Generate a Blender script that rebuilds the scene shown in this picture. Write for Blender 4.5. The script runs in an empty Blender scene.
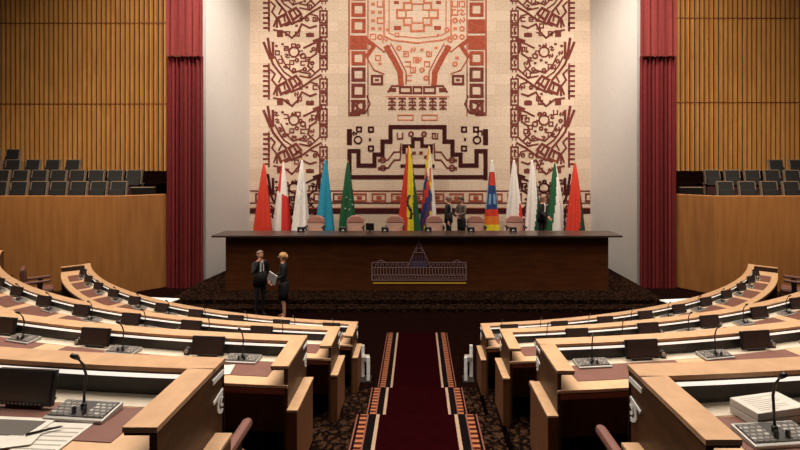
import bpy, bmesh, math, random
from mathutils import Vector, Matrix
random.seed(7)
S = bpy.context.scene
COL = S.collection
PI = math.pi

# ------------------------------------------------------------------ camera, world, lights, exposure
EYE = 4.1                      # eye height above the floor before the dais
F = 437.0                      # focal length in pixels of an 800 px wide frame
cam_d = bpy.data.cameras.new('camera')
cam = bpy.data.objects.new('camera', cam_d); COL.objects.link(cam)
cam.location = (0, 0, EYE); cam.rotation_euler = (PI/2, 0, 0)
cam_d.sensor_width = 36; cam_d.lens = F/800*36
cam_d.shift_x = (400-417)/800; cam_d.shift_y = (162-225)/800
cam_d.clip_start = .05
S.camera = cam
w = bpy.data.worlds.new('hall_ambient'); S.world = w; w.use_nodes = True
w.node_tree.nodes['Background'].inputs[0].default_value = (1, .86, .72, 1)
w.node_tree.nodes['Background'].inputs[1].default_value = .045

def area(name, loc, target, sx, sy, power, col=(1, .85, .68), spread=180):
    d = bpy.data.lights.new(name, 'AREA'); d.shape = 'RECTANGLE'; d.size = sx; d.size_y = sy
    d.energy = power; d.color = col; d.spread = math.radians(spread)
    o = bpy.data.objects.new(name, d); COL.objects.link(o); o.location = loc
    o.rotation_euler = (Vector(target)-Vector(loc)).to_track_quat('-Z', 'Y').to_euler()
    return o
area('hall_ceiling_light', (0, 5.6, 10.8), (0, 5.0, 0), 17, 6, 1200, (1, .91, .80), 100)
area('tapestry_wash_light', (0, 11.0, 13.4), (0, 17.3, 5.6), 14, 1.2, 640, (1, .90, .80), 105)
area('left_wall_wash_light', (-9.3, 13.5, 13.4), (-9.6, 19, 5.5), 5, .8, 400, (1, .88, .72), 120)
area('right_wall_wash_light', (9.3, 13.5, 13.4), (9.6, 19, 5.5), 5, .8, 400, (1, .88, .72), 120)
area('left_splay_fill', (-4.6, 11.5, 13.2), (-7.0, 15.9, 5.5), 1.5, .8, 95, (1, .92, .84), 60)  # unseen fill added to brighten the splayed white wall
area('right_splay_fill', (4.6, 11.5, 13.2), (7.1, 15.9, 5.5), 1.5, .8, 95, (1, .92, .84), 60)  # same added fill for the right splay, no fitting there
area('side_wall_downlight', (-10.5, 9.5, 11.5), (-11, 13.6, 2.2), 5, 1, 420, (1, .86, .68), 100)
area('side_wall_downlight', (10.5, 9.5, 11.5), (11, 13.6, 2.2), 5, 1, 420, (1, .86, .68), 100)
S.view_settings.view_transform = 'Standard'; S.view_settings.look = 'None'
S.view_settings.gamma = 1; S.view_settings.use_curve_mapping = False
S.view_settings.exposure = 0.0

# ------------------------------------------------------------------ materials
def lin(c):
    return tuple((x/255/12.92 if x/255 <= .04045 else ((x/255+.055)/1.055)**2.4) for x in c)+(1,)
def base(name, rough=.5, metal=0, spec=None):
    m = bpy.data.materials.new(name); m.use_nodes = True
    b = m.node_tree.nodes['Principled BSDF']
    b.inputs['Roughness'].default_value = rough; b.inputs['Metallic'].default_value = metal
    if spec is not None: b.inputs['Specular IOR Level'].default_value = spec
    return m, m.node_tree, b
def plain(name, c, rough=.5, metal=0, spec=None, emit=0, var=.08):
    m, t, b = base(name, rough, metal, spec)
    tc = t.nodes.new('ShaderNodeTexCoord'); n = t.nodes.new('ShaderNodeTexNoise'); n.inputs['Scale'].default_value = 9
    t.links.new(tc.outputs['Object'], n.inputs['Vector'])
    r = t.nodes.new('ShaderNodeValToRGB'); L = lin(c)
    r.color_ramp.elements[0].position = .3; r.color_ramp.elements[1].position = .7
    r.color_ramp.elements[0].color = tuple(x*(1-var) for x in L[:3])+(1,)
    r.color_ramp.elements[1].color = tuple(min(1, x*(1+var)) for x in L[:3])+(1,)
    t.links.new(n.outputs['Fac'], r.inputs['Fac']); t.links.new(r.outputs['Color'], b.inputs['Base Color'])
    if emit:
        b.inputs['Emission Color'].default_value = L; b.inputs['Emission Strength'].default_value = emit
    return m
def grain(name, c1, c2, scale=(3, 3, .5), rough=.4, freq=4, spec=None, detail=5):
    m, t, b = base(name, rough, 0, spec)
    tc = t.nodes.new('ShaderNodeTexCoord'); mp = t.nodes.new('ShaderNodeMapping'); mp.inputs['Scale'].default_value = scale
    n = t.nodes.new('ShaderNodeTexNoise'); n.inputs['Scale'].default_value = freq; n.inputs['Detail'].default_value = detail
    r = t.nodes.new('ShaderNodeValToRGB'); r.color_ramp.elements[0].position = .32; r.color_ramp.elements[1].position = .68
    r.color_ramp.elements[0].color = lin(c1); r.color_ramp.elements[1].color = lin(c2)
    t.links.new(tc.outputs['Object'], mp.inputs['Vector']); t.links.new(mp.outputs['Vector'], n.inputs['Vector'])
    t.links.new(n.outputs['Fac'], r.inputs['Fac']); t.links.new(r.outputs['Color'], b.inputs['Base Color'])
    return m
def leaf_carpet(name, dark, mid, pale):
    m, t, b = base(name, 1, 0, 0)
    tc = t.nodes.new('ShaderNodeTexCoord')
    v = t.nodes.new('ShaderNodeTexVoronoi'); v.inputs['Scale'].default_value = 9; v.feature = 'DISTANCE_TO_EDGE'
    n = t.nodes.new('ShaderNodeTexNoise'); n.inputs['Scale'].default_value = 14; n.inputs['Distortion'].default_value = 2.5
    mx = t.nodes.new('ShaderNodeMath'); mx.operation = 'MULTIPLY_ADD'; mx.inputs[1].default_value = .8
    r = t.nodes.new('ShaderNodeValToRGB'); e = r.color_ramp.elements
    e[0].position = .42; e[0].color = lin(dark); e[1].position = .62; e[1].color = lin(mid)
    p = e.new(.72); p.color = lin(pale)
    t.links.new(tc.outputs['Object'], v.inputs['Vector']); t.links.new(tc.outputs['Object'], n.inputs['Vector'])
    t.links.new(v.outputs['Distance'], mx.inputs[0]); t.links.new(n.outputs['Fac'], mx.inputs[2])
    t.links.new(mx.outputs[0], r.inputs['Fac']); t.links.new(r.outputs['Color'], b.inputs['Base Color'])
    return m
def woven(name, c1, c2, c3):
    m, t, b = base(name, .95, 0, .05)
    tc = t.nodes.new('ShaderNodeTexCoord'); mp = t.nodes.new('ShaderNodeMapping')
    mp.inputs['Rotation'].default_value = (PI/2, 0, 0)
    bk = t.nodes.new('ShaderNodeTexBrick'); bk.inputs['Scale'].default_value = 1.0
    bk.inputs['Brick Width'].default_value = 1.25; bk.inputs['Row Height'].default_value = .42; bk.inputs['Mortar Size'].default_value = .006
    bk.inputs['Color1'].default_value = lin(c1); bk.inputs['Color2'].default_value = lin(c2); bk.inputs['Mortar'].default_value = lin(c3)
    n = t.nodes.new('ShaderNodeTexNoise'); n.inputs['Scale'].default_value = 14; n.inputs['Detail'].default_value = 6
    mix = t.nodes.new('ShaderNodeMix'); mix.data_type = 'RGBA'; mix.blend_type = 'MULTIPLY'; mix.inputs[0].default_value = .45
    r = t.nodes.new('ShaderNodeValToRGB'); r.color_ramp.elements[0].position = .3; r.color_ramp.elements[1].position = .6
    r.color_ramp.elements[0].color = (.62, .58, .54, 1)
    t.links.new(tc.outputs['Object'], mp.inputs['Vector']); t.links.new(mp.outputs['Vector'], bk.inputs['Vector'])
    t.links.new(tc.outputs['Object'], n.inputs['Vector']); t.links.new(n.outputs['Fac'], r.inputs['Fac'])
    t.links.new(bk.outputs['Color'], mix.inputs[6]); t.links.new(r.outputs['Color'], mix.inputs[7])
    t.links.new(mix.outputs[2], b.inputs['Base Color'])
    return m

M = {}
M['ledge'] = grain('pale_desk_wood', (184, 144, 108), (199, 158, 120), (2, 2, 2), .42, 6)
M['desk'] = grain('desktop_wood', (196, 156, 118), (210, 170, 131), (2, 2, 2), .42, 6)
M['edge'] = plain('dark_wood_edge', (52, 24, 18), .5)
M['endpanel'] = grain('dark_veneer', (62, 38, 20), (88, 56, 28), (4, 1, 4), .5, 6)
M['pedestal'] = grain('brown_veneer', (98, 62, 36), (118, 76, 44), (6, 6, .8), .5, 4)
M['black'] = plain('shaded_inner_panel', (38, 32, 28), .5)  # pale panel under the ledge; the ledge's shade is put into this dark colour
M['redband'] = plain('red_brown_band', (142, 78, 58), .5)
M['cream'] = plain('cream_laminate', (206, 190, 168), .6)
M['blotter'] = plain('brown_leather_blotter', (112, 70, 58), .6)
M['strip'] = plain('glowing_white_strip', (255, 246, 232), .4, emit=.9, var=0)  # pale strip below the ledge, its brightness put in as emission
M['white'] = plain('white_paint', (246, 243, 238), .6)
M['paper'] = plain('white_paper', (205, 196, 184), .8)
M['greypaper'] = plain('grey_print', (150, 143, 132), .8)
M['graypanel'] = plain('dark_grey_cover', (78, 70, 62), .6)
M['plastic'] = plain('black_plastic', (26, 22, 21), .35)
M['screen'] = plain('dark_screen', (62, 51, 48), .25)
M['screenback'] = plain('screen_housing', (40, 34, 32), .45)
M['silver'] = plain('silver_plastic', (172, 166, 158), .35, .3)
M['button'] = plain('dark_buttons', (50, 44, 40), .5)
M['chair'] = plain('mauve_brown_leather', (112, 72, 62), .5)
M['chairdark'] = plain('dark_chair_base', (30, 22, 20), .5)
M['parapet'] = grain('warm_oak_veneer', (150, 96, 48), (168, 112, 60), (2.2, 2.2, .25), .5, 3)
M['slat'] = grain('golden_slats', (190, 130, 64), (212, 152, 80), (2.5, 2.5, .3), .5, 3)
M['slatback'] = plain('slat_shadow_gap', (70, 38, 16), .8)
M['slatjoint'] = plain('slat_joint', (110, 50, 20), .7)
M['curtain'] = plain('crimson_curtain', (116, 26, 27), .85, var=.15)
M['curtainhi'] = plain('lighter_red_curtain', (124, 38, 34), .85, var=.1)  # upper curtain piece, a slightly lighter red than the lower one
M['wall'] = plain('off_white_wall', (222, 214, 204), .85, var=.03)
M['dais'] = grain('dark_mahogany', (70, 37, 20), (86, 47, 24), (.5, 3, 3), .26, 3)
M['daistop'] = plain('dark_dais_top', (66, 50, 44), .28)
M['gold'] = plain('gold_line', (205, 160, 55), .4)
M['emblem'] = plain('mauve_line', (146, 118, 120), .6)
M['emblemblue'] = plain('blue_line', (98, 96, 140), .6)
M['floor'] = plain('dark_red_brown_carpet', (20, 8, 6), 1, spec=0, var=.2)
M['leaf'] = leaf_carpet('leaf_pattern_carpet', (10, 5, 4), (20, 11, 8), (54, 36, 25))
M['runner'] = plain('maroon_carpet', (27, 3, 5), 1, spec=0, var=.12)
M['runnerline'] = plain('beige_carpet_line', (150, 122, 100), .9)
M['runnerblack'] = plain('black_carpet_band', (12, 6, 6), .95, spec=.05)
M['cloth'] = woven('beige_woven_wool', (222, 198, 174), (208, 184, 160), (194, 168, 144))
M['terra'] = plain('terracotta_wool', (196, 118, 88), .95, spec=.05, var=.2)
M['brick'] = plain('brick_wool', (160, 80, 60), .95, spec=.05, var=.2)
M['maroonw'] = plain('maroon_wool', (112, 58, 50), .95, spec=.05, var=.2)
M['darkw'] = plain('dark_maroon_wool', (66, 30, 30), .95, spec=.05, var=.15)
M['gseat'] = plain('charcoal_seat', (22, 18, 17), .7)
M['gtrim'] = plain('grey_seat_trim', (128, 110, 92), .6)
M['gbase'] = plain('seat_base_maroon', (50, 16, 14), .7)
M['suit'] = plain('black_suit', (18, 16, 17), .8)
M['skin'] = plain('skin', (206, 150, 122), .55)
M['hairblond'] = plain('blond_hair', (196, 150, 96), .6)
M['hairdark'] = plain('dark_hair', (40, 28, 24), .6)
M['hairgrey'] = plain('grey_hair', (140, 110, 96), .7)
M['shoe'] = plain('black_shoe', (14, 12, 12), .4)
M['beigefab'] = plain('grey_brown_jacket', (104, 88, 78), .8)
M['pchair'] = plain('dusty_pink_upholstery', (176, 124, 108), .7)
M['pchairlo'] = plain('pale_pink_upholstery', (192, 156, 138), .7)
FL = {k: plain('flag_'+k, c, .75, var=.06) for k, c in dict(red=(206, 54, 30), redw=(200, 44, 34), white=(232, 222, 212), blue=(30, 138, 168), green=(16, 84, 46), dgreen=(14, 62, 36), yellow=(226, 200, 40), orange=(220, 116, 34), navy=(34, 58, 112), violet=(90, 50, 90), dark=(40, 26, 26), lblue=(120, 160, 190)).items()}
def band_mat():
    m, t, b = base('patterned_border_carpet', .95, 0, .05)
    tc = t.nodes.new('ShaderNodeTexCoord'); mp = t.nodes.new('ShaderNodeMapping'); mp.inputs['Scale'].default_value = (0, 24, 0)
    ck = t.nodes.new('ShaderNodeTexChecker'); ck.inputs['Scale'].default_value = 1
    ck.inputs['Color1'].default_value = lin((150, 92, 62)); ck.inputs['Color2'].default_value = lin((58, 22, 16))
    t.links.new(tc.outputs['Object'], mp.inputs['Vector']); t.links.new(mp.outputs['Vector'], ck.inputs['Vector'])
    t.links.new(ck.outputs['Color'], b.inputs['Base Color'])
    return m
M['runnerband'] = band_mat(); M['runnered'] = plain('dull_red_carpet_line', (112, 62, 48), .95)

# ------------------------------------------------------------------ mesh helpers
class MB:
    def __init__(s): s.v = []; s.f = []; s.m = []; s.cur = 0
    def mat(s, i): s.cur = i; return s
    def add(s, vs, fs):
        o = len(s.v); s.v += [tuple(p) for p in vs]
        for f in fs: s.f.append(tuple(i+o for i in f)); s.m.append(s.cur)
    def box(s, a, b, xf=None):
        (x0, y0, z0), (x1, y1, z1) = a, b
        vs = [(x0,y0,z0),(x1,y0,z0),(x1,y1,z0),(x0,y1,z0),(x0,y0,z1),(x1,y0,z1),(x1,y1,z1),(x0,y1,z1)]
        if xf is not None: vs = [xf @ Vector(p) for p in vs]
        s.add(vs, [(0,3,2,1),(4,5,6,7),(0,1,5,4),(1,2,6,5),(2,3,7,6),(3,0,4,7)])
        return s
    def prism(s, pts, fn):                     # pts: 2-D outline, fn(p, k) -> 3-D for the two ends k = 0, 1
        n = len(pts); vs = [fn(p, 0) for p in pts]+[fn(p, 1) for p in pts]
        s.add(vs, [tuple(range(n)), tuple(range(2*n-1, n-1, -1))]+[(i, i+n, (i+1) % n+n, (i+1) % n) for i in range(n)])
        return s
    def tube(s, path, rad, n=8, cap=True):
        path = [Vector(p) for p in path]; k = len(path)
        rs = rad if isinstance(rad, (list, tuple)) else [rad]*k
        vs = []
        for i, p in enumerate(path):
            d = (path[min(i+1, k-1)]-path[max(i-1, 0)]).normalized()
            a = d.cross(Vector((0, 0, 1)) if abs(d.z) < .9 else Vector((1, 0, 0))).normalized(); b = d.cross(a)
            for j in range(n):
                t = 2*PI*j/n; vs.append(p+(a*math.cos(t)+b*math.sin(t))*rs[i])
        fs = [(i*n+j, i*n+(j+1) % n, (i+1)*n+(j+1) % n, (i+1)*n+j) for i in range(k-1) for j in range(n)]
        if cap: fs += [tuple(range(n-1, -1, -1)), tuple(range((k-1)*n, k*n))]
        s.add(vs, fs); return s
    def lathe(s, prof, n=16, xf=None):
        vs = [Vector((r*math.cos(2*PI*j/n), r*math.sin(2*PI*j/n), z)) for r, z in prof for j in range(n)]
        if xf is not None: vs = [xf @ p for p in vs]
        k = len(prof)
        s.add(vs, [(i*n+j, i*n+(j+1) % n, (i+1)*n+(j+1) % n, (i+1)*n+j) for i in range(k-1) for j in range(n)]
              + [tuple(range(n-1, -1, -1)), tuple(range((k-1)*n, k*n))]); return s
    def ball(s, c, r, n=12, sc=(1, 1, 1)):
        k = n//2; prof = [(max(1e-4, math.sin(PI*i/k)), -math.cos(PI*i/k)) for i in range(k+1)]
        xf = Matrix.Translation(c) @ Matrix.Diagonal((r*sc[0], r*sc[1], r*sc[2], 1))
        return s.lathe(prof, n, xf)
    def build(s, name, mats, parent=None, loc=None, smooth=False, bevel=0, world=False, auto=False):
        me = bpy.data.meshes.new(name)
        off = Vector((0, 0, 0))
        if world and parent is not None: off = parent.location
        elif world and loc is not None: off = Vector(loc)
        me.from_pydata([Vector(p)-off for p in s.v], [], s.f)
        if not isinstance(mats, (list, tuple)): mats = [mats]
        for m in mats: me.materials.append(m)
        for p, i in zip(me.polygons, s.m): p.material_index = i; p.use_smooth = smooth
        bm = bmesh.new(); bm.from_mesh(me); bmesh.ops.recalc_face_normals(bm, faces=bm.faces); bm.to_mesh(me); bm.free()
        o = bpy.data.objects.new(name, me); COL.objects.link(o)
        if parent is not None: o.parent = parent
        if loc is not None: o.location = loc
        if bevel:
            b = o.modifiers.new('bevel', 'BEVEL'); b.width = bevel; b.segments = 2; b.limit_method = 'ANGLE'
        return o
def tag(o, label, cat, group=None):
    o['label'] = label; o['category'] = cat
    if group: o['group'] = group
    return o
def struct(o): o['kind'] = 'structure'; return o
def thing(name, label, cat, loc=(0, 0, 0), rz=0, group=None):
    o = bpy.data.objects.new(name, None); COL.objects.link(o); o.empty_display_size = .1
    o.location = loc; o.rotation_euler = (0, 0, rz); return tag(o, label, cat, group)
def copy_tree(o, parent=None):
    c = o.copy(); COL.objects.link(c)
    if parent is not None: c.parent = parent
    for ch in list(o.children): copy_tree(ch, c)
    return c
ORD = ['first', 'second', 'third', 'fourth', 'fifth', 'sixth', 'seventh', 'eighth', 'ninth', 'tenth', 'eleventh']
def proj(p): return 417+p[0]/p[1]*F, 162+(EYE-p[2])/p[1]*F

# ------------------------------------------------------------------ the setting
CY = 18.34                                   # centre of the curved rows
ROWR = [10.98+1.703*k for k in range(4)]     # radius of each row's front
TOP = [1.395+.5613*k for k in range(4)]      # height of each row's ledge
LEV = [t-.88 for t in TOP]                   # tier levels
OFF = {-1: Vector((0, 0, 0)), 1: Vector((.062, -.075, 0))}   # the right-hand block sits slightly farther out
TH1 = .92                                    # angle where rows end
m = MB(); m.box((-17, -3, -.2), (17, 19.6, 0)); struct(m.build('floor', M['floor'], bevel=0))
def arc_pt(side, r, th, z): return (side*r*math.sin(th), CY-r*math.cos(th), z)
def sweep(mb, prof, side, th1=TH1, n=48, x0=1.0, th0=None):
    k = len(prof); vs = []
    for j in range(n+1):
        for r, z in prof:
            a = math.asin(x0/r) if th0 is None else th0
            vs.append(arc_pt(side, r, a+(th1-a)*j/n, z))
    fs = [(j*k+i, j*k+(i+1) % k, (j+1)*k+(i+1) % k, (j+1)*k+i) for j in range(n) for i in range(k)]
    fs += [tuple(range(k-1, -1, -1)), tuple(range(n*k, n*k+k))]
    mb.add(vs, fs); return mb
def rect(r0, r1, z0, z1): return [(r0, z0), (r1, z0), (r1, z1), (r0, z1)]
for k in range(4):
    r1 = ROWR[k+1] if k < 3 else 18.3
    for s in (-1, 1):
        m = MB(); sweep(m, rect(ROWR[k]+.005, r1+.004, 0, LEV[k]), s, 1.02, 40, .96)
        struct(m.build('floor_tier', M['leaf'])).location = OFF[s]
# aisle steps
NOSE = [6.93, 5.22, 3.51, 1.80]
m = MB()
for k in range(4):
    y1 = NOSE[k]; y0 = NOSE[k+1] if k < 3 else -.6
    m.box((-.96, y0, 0), (.96, y1, LEV[k]))
    m.box((-.96, y1, 0), (.96, y1+.3, (LEV[k]+(LEV[k-1] if k else 0))/2))
struct(m.build('floor_aisle_steps', M['leaf']))

# stage
m = MB(); m.box((-7.0, 11.9, 0), (7.0, 12.3, .1)); m.box((-7.0, 12.3, 0), (7.0, 17.4, .22))
m.box((-6.0, 14.25, .22), (6.0, 17.4, 1.22)); struct(m.build('floor_stage', M['leaf']))
# back wall and splays
m = MB(); m.box((-7.2, 17.4, 0), (7.2, 17.6, 13.5)); struct(m.build('wall_back', M['wall']))
for s, nm in ((-1, 'wall_back_left'), (1, 'wall_back_right')):
    m = MB(); e = 6.98 if s < 0 else 7.27; e0 = 6.62 if s < 0 else 6.86; pts = [(e0, 17.4), (e, 14.45), (e+.2, 14.5), (e0+.2, 17.5)]
    m.prism(pts, lambda p, k: (s*p[0], p[1], 0 if k == 0 else 13.5)); struct(m.build(nm, M['wall']))
# slat walls
for s, nm in ((-1, 'wall_left'), (1, 'wall_right')):
    jl = [4.1+139*19/F, 4.1+58*19/F] if s < 0 else [4.1+144*19/F, 4.1+59.5*19/F]
    m = MB(); m.mat(1).box((min(s*8, s*20), 19.1, 0), (max(s*8, s*20), 19.3, 13.5))
    x = 8.0; per = .208
    levels = [2.4, jl[1]-.025, jl[1]+.025, jl[0]-.025, jl[0]+.025, 13.5]
    while x < 20:
        for a, b in ((levels[0], levels[1]), (levels[2], levels[3]), (levels[4], levels[5])):
            m.mat(0).prism([(x, 19.1), (x+.03, 19.0), (x+.085, 19.0), (x+.12, 19.1)], lambda p, k: (s*p[0], p[1], a if k == 0 else b))
        x += per
    for z in jl: m.mat(2).box((min(s*8, s*20), 19.06, z-.025), (max(s*8, s*20), 19.1, z+.025))
    struct(m.build(nm, [M['slat'], M['slatback'], M['slatjoint']]))
    # parapet of the gallery: short return by the curtain, then frontal
    m = MB(); e = -.2 if s < 0 else .05; pts = [(8.42+e, 14.35), (9.2, 13.5), (17, 13.5), (17, 13.66), (9.28, 13.66), (8.55+e, 14.42)]
    m.prism(pts, lambda p, k: (s*p[0], p[1], 0 if k == 0 else 3.05)); struct(m.build(nm+'_parapet', M['parapet'], bevel=.01))
    m = MB(); pts = [(8.75, 14.42), (9.28, 13.66), (17, 13.66), (17, 19.1), (8.2, 19.1), (8.2, 14.9)]
    m.prism(pts, lambda p, k: (s*p[0], p[1], 2.2 if k == 0 else 2.505))
    for i in range(1, 4): m.box((min(s*(9.6+.2*i), s*17), 14.8+i, 2.505), (max(s*(9.6+.2*i), s*17), 19.1, (0, 2.885, 3.275, 3.715)[i]))
    struct(m.build('floor_gallery', M['floor']))

# ------------------------------------------------------------------ curtains
def curtain(s, x0, x1, y, z0, z1, name, mt, per, amp, parent, ph=0):
    m = MB(); n = 120; vs = []; fs = []
    for i in range(n+1):
        t = i/n; x = x0+(x1-x0)*t
        d = amp*(math.sin(2*PI*t*per+ph)+.45*math.sin(2*PI*t*per*2.3+1+ph))
        for z in (z0, z1):
            vs.append((s*x, y-d, z)); vs.append((s*x, y-d+.03, z))
    for i in range(n):
        a = i*4; b = a+4
        fs += [(a, b, b+2, a+2), (a+1, a+3, b+3, b+1), (a, a+1, b+1, b), (a+2, b+2, b+3, a+3)]
    fs += [(0, 2, 3, 1), (n*4, n*4+1, n*4+3, n*4+2)]
    m.add(vs, fs); return m.build(name, mt, parent, world=True, smooth=False)
for s, lab in ((-1, 'tall crimson curtain left of the tapestry wall'), (1, 'tall crimson curtain right of the tapestry wall')):
    t = thing('stage_curtain', lab, 'curtain', (s*7.95, 14.2, 0), 0, 'tall crimson curtains')
    zc = EYE+105*14.2/F
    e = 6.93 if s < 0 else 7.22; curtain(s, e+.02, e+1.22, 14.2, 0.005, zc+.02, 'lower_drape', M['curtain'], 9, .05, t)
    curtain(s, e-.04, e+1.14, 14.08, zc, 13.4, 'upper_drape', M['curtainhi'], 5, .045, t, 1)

# ------------------------------------------------------------------ tapestry
TY = 17.34; TS = F/TY
def tp(px, py): return ((px-417)/TS, EYE+(162-py)/TS)
class Tap(MB):
    def stroke(s, pts, w, y=TY, closed=False):
        pts = [tp(*p) for p in pts]; w = w*1.0/TS
        if closed: pts = pts+[pts[0]]
        for (a, b) in zip(pts[:-1], pts[1:]):
            d = Vector((b[0]-a[0], b[1]-a[1])); L = d.length
            if L < 1e-6: continue
            d /= L; nrm = Vector((-d.y, d.x))*w/2; e = d*w/2*.9
            q = [Vector(a)-e+nrm, Vector(b)+e+nrm, Vector(b)+e-nrm, Vector(a)-e-nrm]
            s.k = getattr(s, 'k', 0)+1; t = .012+.0005*(s.k % 17)
            s.prism([(p.x, p.y) for p in q], lambda p, k: (p[0], y-(t if k else 0), p[1]))
    def blk(s, x0, y0, x1, y1):
        a = tp(x0, y0); b = tp(x1, y1); s.k = getattr(s, 'k', 0)+1; t = .0122+.0005*(s.k % 17)
        s.box((min(a[0], b[0]), TY-t, min(a[1], b[1])), (max(a[0], b[0]), TY, max(a[1], b[1])))
    def frame(s, x0, y0, x1, y1, w): s.stroke([(x0, y0), (x1, y0), (x1, y1), (x0, y1)], w, closed=True)
    def hook(s, x, y, r, w):
        q = random.randrange(4); P = [(-r, -r), (r, -r), (r, r), (-r, r), (-r, -.1*r), (.2*r, -.1*r)][:random.choice((4, 5, 6))]
        v = random.random()
        if v < .22: return s.ring(x, y, r*.8, w*1.2, 8)
        if v < .42: return s.blk(x-r*.7, y-r*.6, x+r*.7, y+r*.5)
        if v < .62: P = [(-r, -r*.7), (-r*.2, -r), (r*.6, -r*.5), (0, 0), (-r*.5, r*.6), (r*.3, r), (r, r*.6)]
        c, sn = [(1, 0), (0, 1), (-1, 0), (0, -1)][q]
        s.stroke([(x+c*a-sn*b, y+sn*a+c*b) for a, b in P], w)
    def ring(s, x, y, r, w, n=10): s.stroke([(x+r*math.cos(2*PI*i/n), y+r*math.sin(2*PI*i/n)) for i in range(n)], w, closed=True)
tap = thing('wall_tapestry', 'huge beige woven wall hanging with brick-red and maroon geometric Andean motifs', 'tapestry', (0, TY, 1.3))
m = MB(); a = tp(248, 236); b = tp(592, -40); m.box((a[0], TY, a[1]), (b[0], 17.4, b[1]))
m.build('woven_ground', M['cloth'], tap, world=True)
WM = [M['terra'], M['brick'], M['maroonw'], M['darkw']]
def side_panel(mir, name):
    T = Tap()
    X = (lambda x: 264+x) if not mir else (lambda x: 574-x)
    for u in range(-1, 3):
        y0 = 40+68*u; rnd = random.Random(5)
        T.cur = 2 if u < 2 else 3
        P = lambda *pts: [(X(a), y0+b) for a, b in pts]
        for q in ((0, 3, 6, 18), (4, -1, 7, 18), (9, 3, 9, 18)): T.stroke(P(q[:2], q[2:]), 2.6)
        T.stroke(P((6, 16), (9, 24), (15, 32), (22, 40)), 2.2); T.stroke(P((11, 17), (15, 25), (20, 32), (27, 37)), 1.6)
        for yy in (1, 18, 39, 53):
            hh = {1: 15, 18: 11, 39: 12, 53: 12}[yy]
            T.stroke(P((56, yy), (63, yy), (63, yy+hh), (56, yy+hh)), 1.6, closed=True); T.stroke(P((59.5, yy+3), (59.5, yy+hh-3)), 1.6)
        for yy in range(26, 58, 5): T.stroke(P((0, yy), (5, yy), (5, yy+2.5)), 2)
        T.stroke(P((7, 30), (11, 34), (8, 40), (13, 46), (10, 54)), 1.8)
        T.stroke(P((14, 46), (22, 42), (26, 50), (17, 54)), 2.6, closed=True)
        T.stroke(P((25, 40), (32, 36), (37, 42), (29, 48)), 2.6, closed=True)
        T.stroke(P((36, 36), (46, 38), (55, 30)), 1.6); T.stroke(P((28, 52), (40, 46), (48, 40), (57, 35)), 2)
        T.stroke(P((10, 58), (20, 60), (28, 66), (34, 60), (38, 52), (46, 56), (52, 54)), 1.8)
        T.stroke(P((40, 8), (48, 4), (54, 2), (52, 14), (46, 18), (44, 26), (50, 32)), 1.8)
        T.blk(X(13), y0+58, X(19), y0+65); T.blk(X(42), y0+61, X(50), y0+65); T.blk(X(12), y0+47, X(14), y0+56)
        for gx, gy in ((22, 8), (29, 5), (36, 12), (24, 16), (32, 20), (38, 24), (24, 27), (30, 30), (44, 48), (36, 58), (18, 5), (43, 20), (48, 24), (47, 62), (17, 22), (46, 11), (33, 53), (51, 47), (14, 12), (12, 5), (27, 23), (41, 30), (35, 7), (50, 9), (38, 45), (24, 62), (45, 35), (21, 27), (33, 63)):
            T.hook(X(gx+rnd.uniform(-1, 1)), y0+gy+rnd.uniform(-1, 1), 1.9, 1.25)
        T.stroke(P((50, 1), (56, -1), (55, 12)), 2.6); T.stroke(P((17, 16), (22, 26), (29, 33), (38, 30)), 1.5); T.stroke(P((20, 44), (21, 49)), 1.8); T.stroke(P((30, 39), (33, 44)), 1.8)
        for yy in range(0, 68, 6): T.blk(X(57.5), y0+yy, X(58.6), y0+yy+2.4); T.blk(X(61), y0+yy, X(62), y0+yy+2.4)
        T.stroke(P((5, 24), (5, 56)), 1.3); T.stroke(P((12, 28), (18, 36), (15, 42)), 1.6); T.stroke(P((22, 54), (30, 50), (38, 49)), 1.4); T.stroke(P((46, 42), (53, 44), (56, 50)), 1.5); T.stroke(P((36, 32), (42, 33), (49, 27)), 1.4)
        T.ring(X(30), y0+12, 5, 1.6); T.ring(X(39), y0+16, 2.4, 1.5)
    T.build(name, WM, tap, world=True)
side_panel(False, 'left_motif_column'); side_panel(True, 'right_motif_column')
T = Tap()
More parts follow.
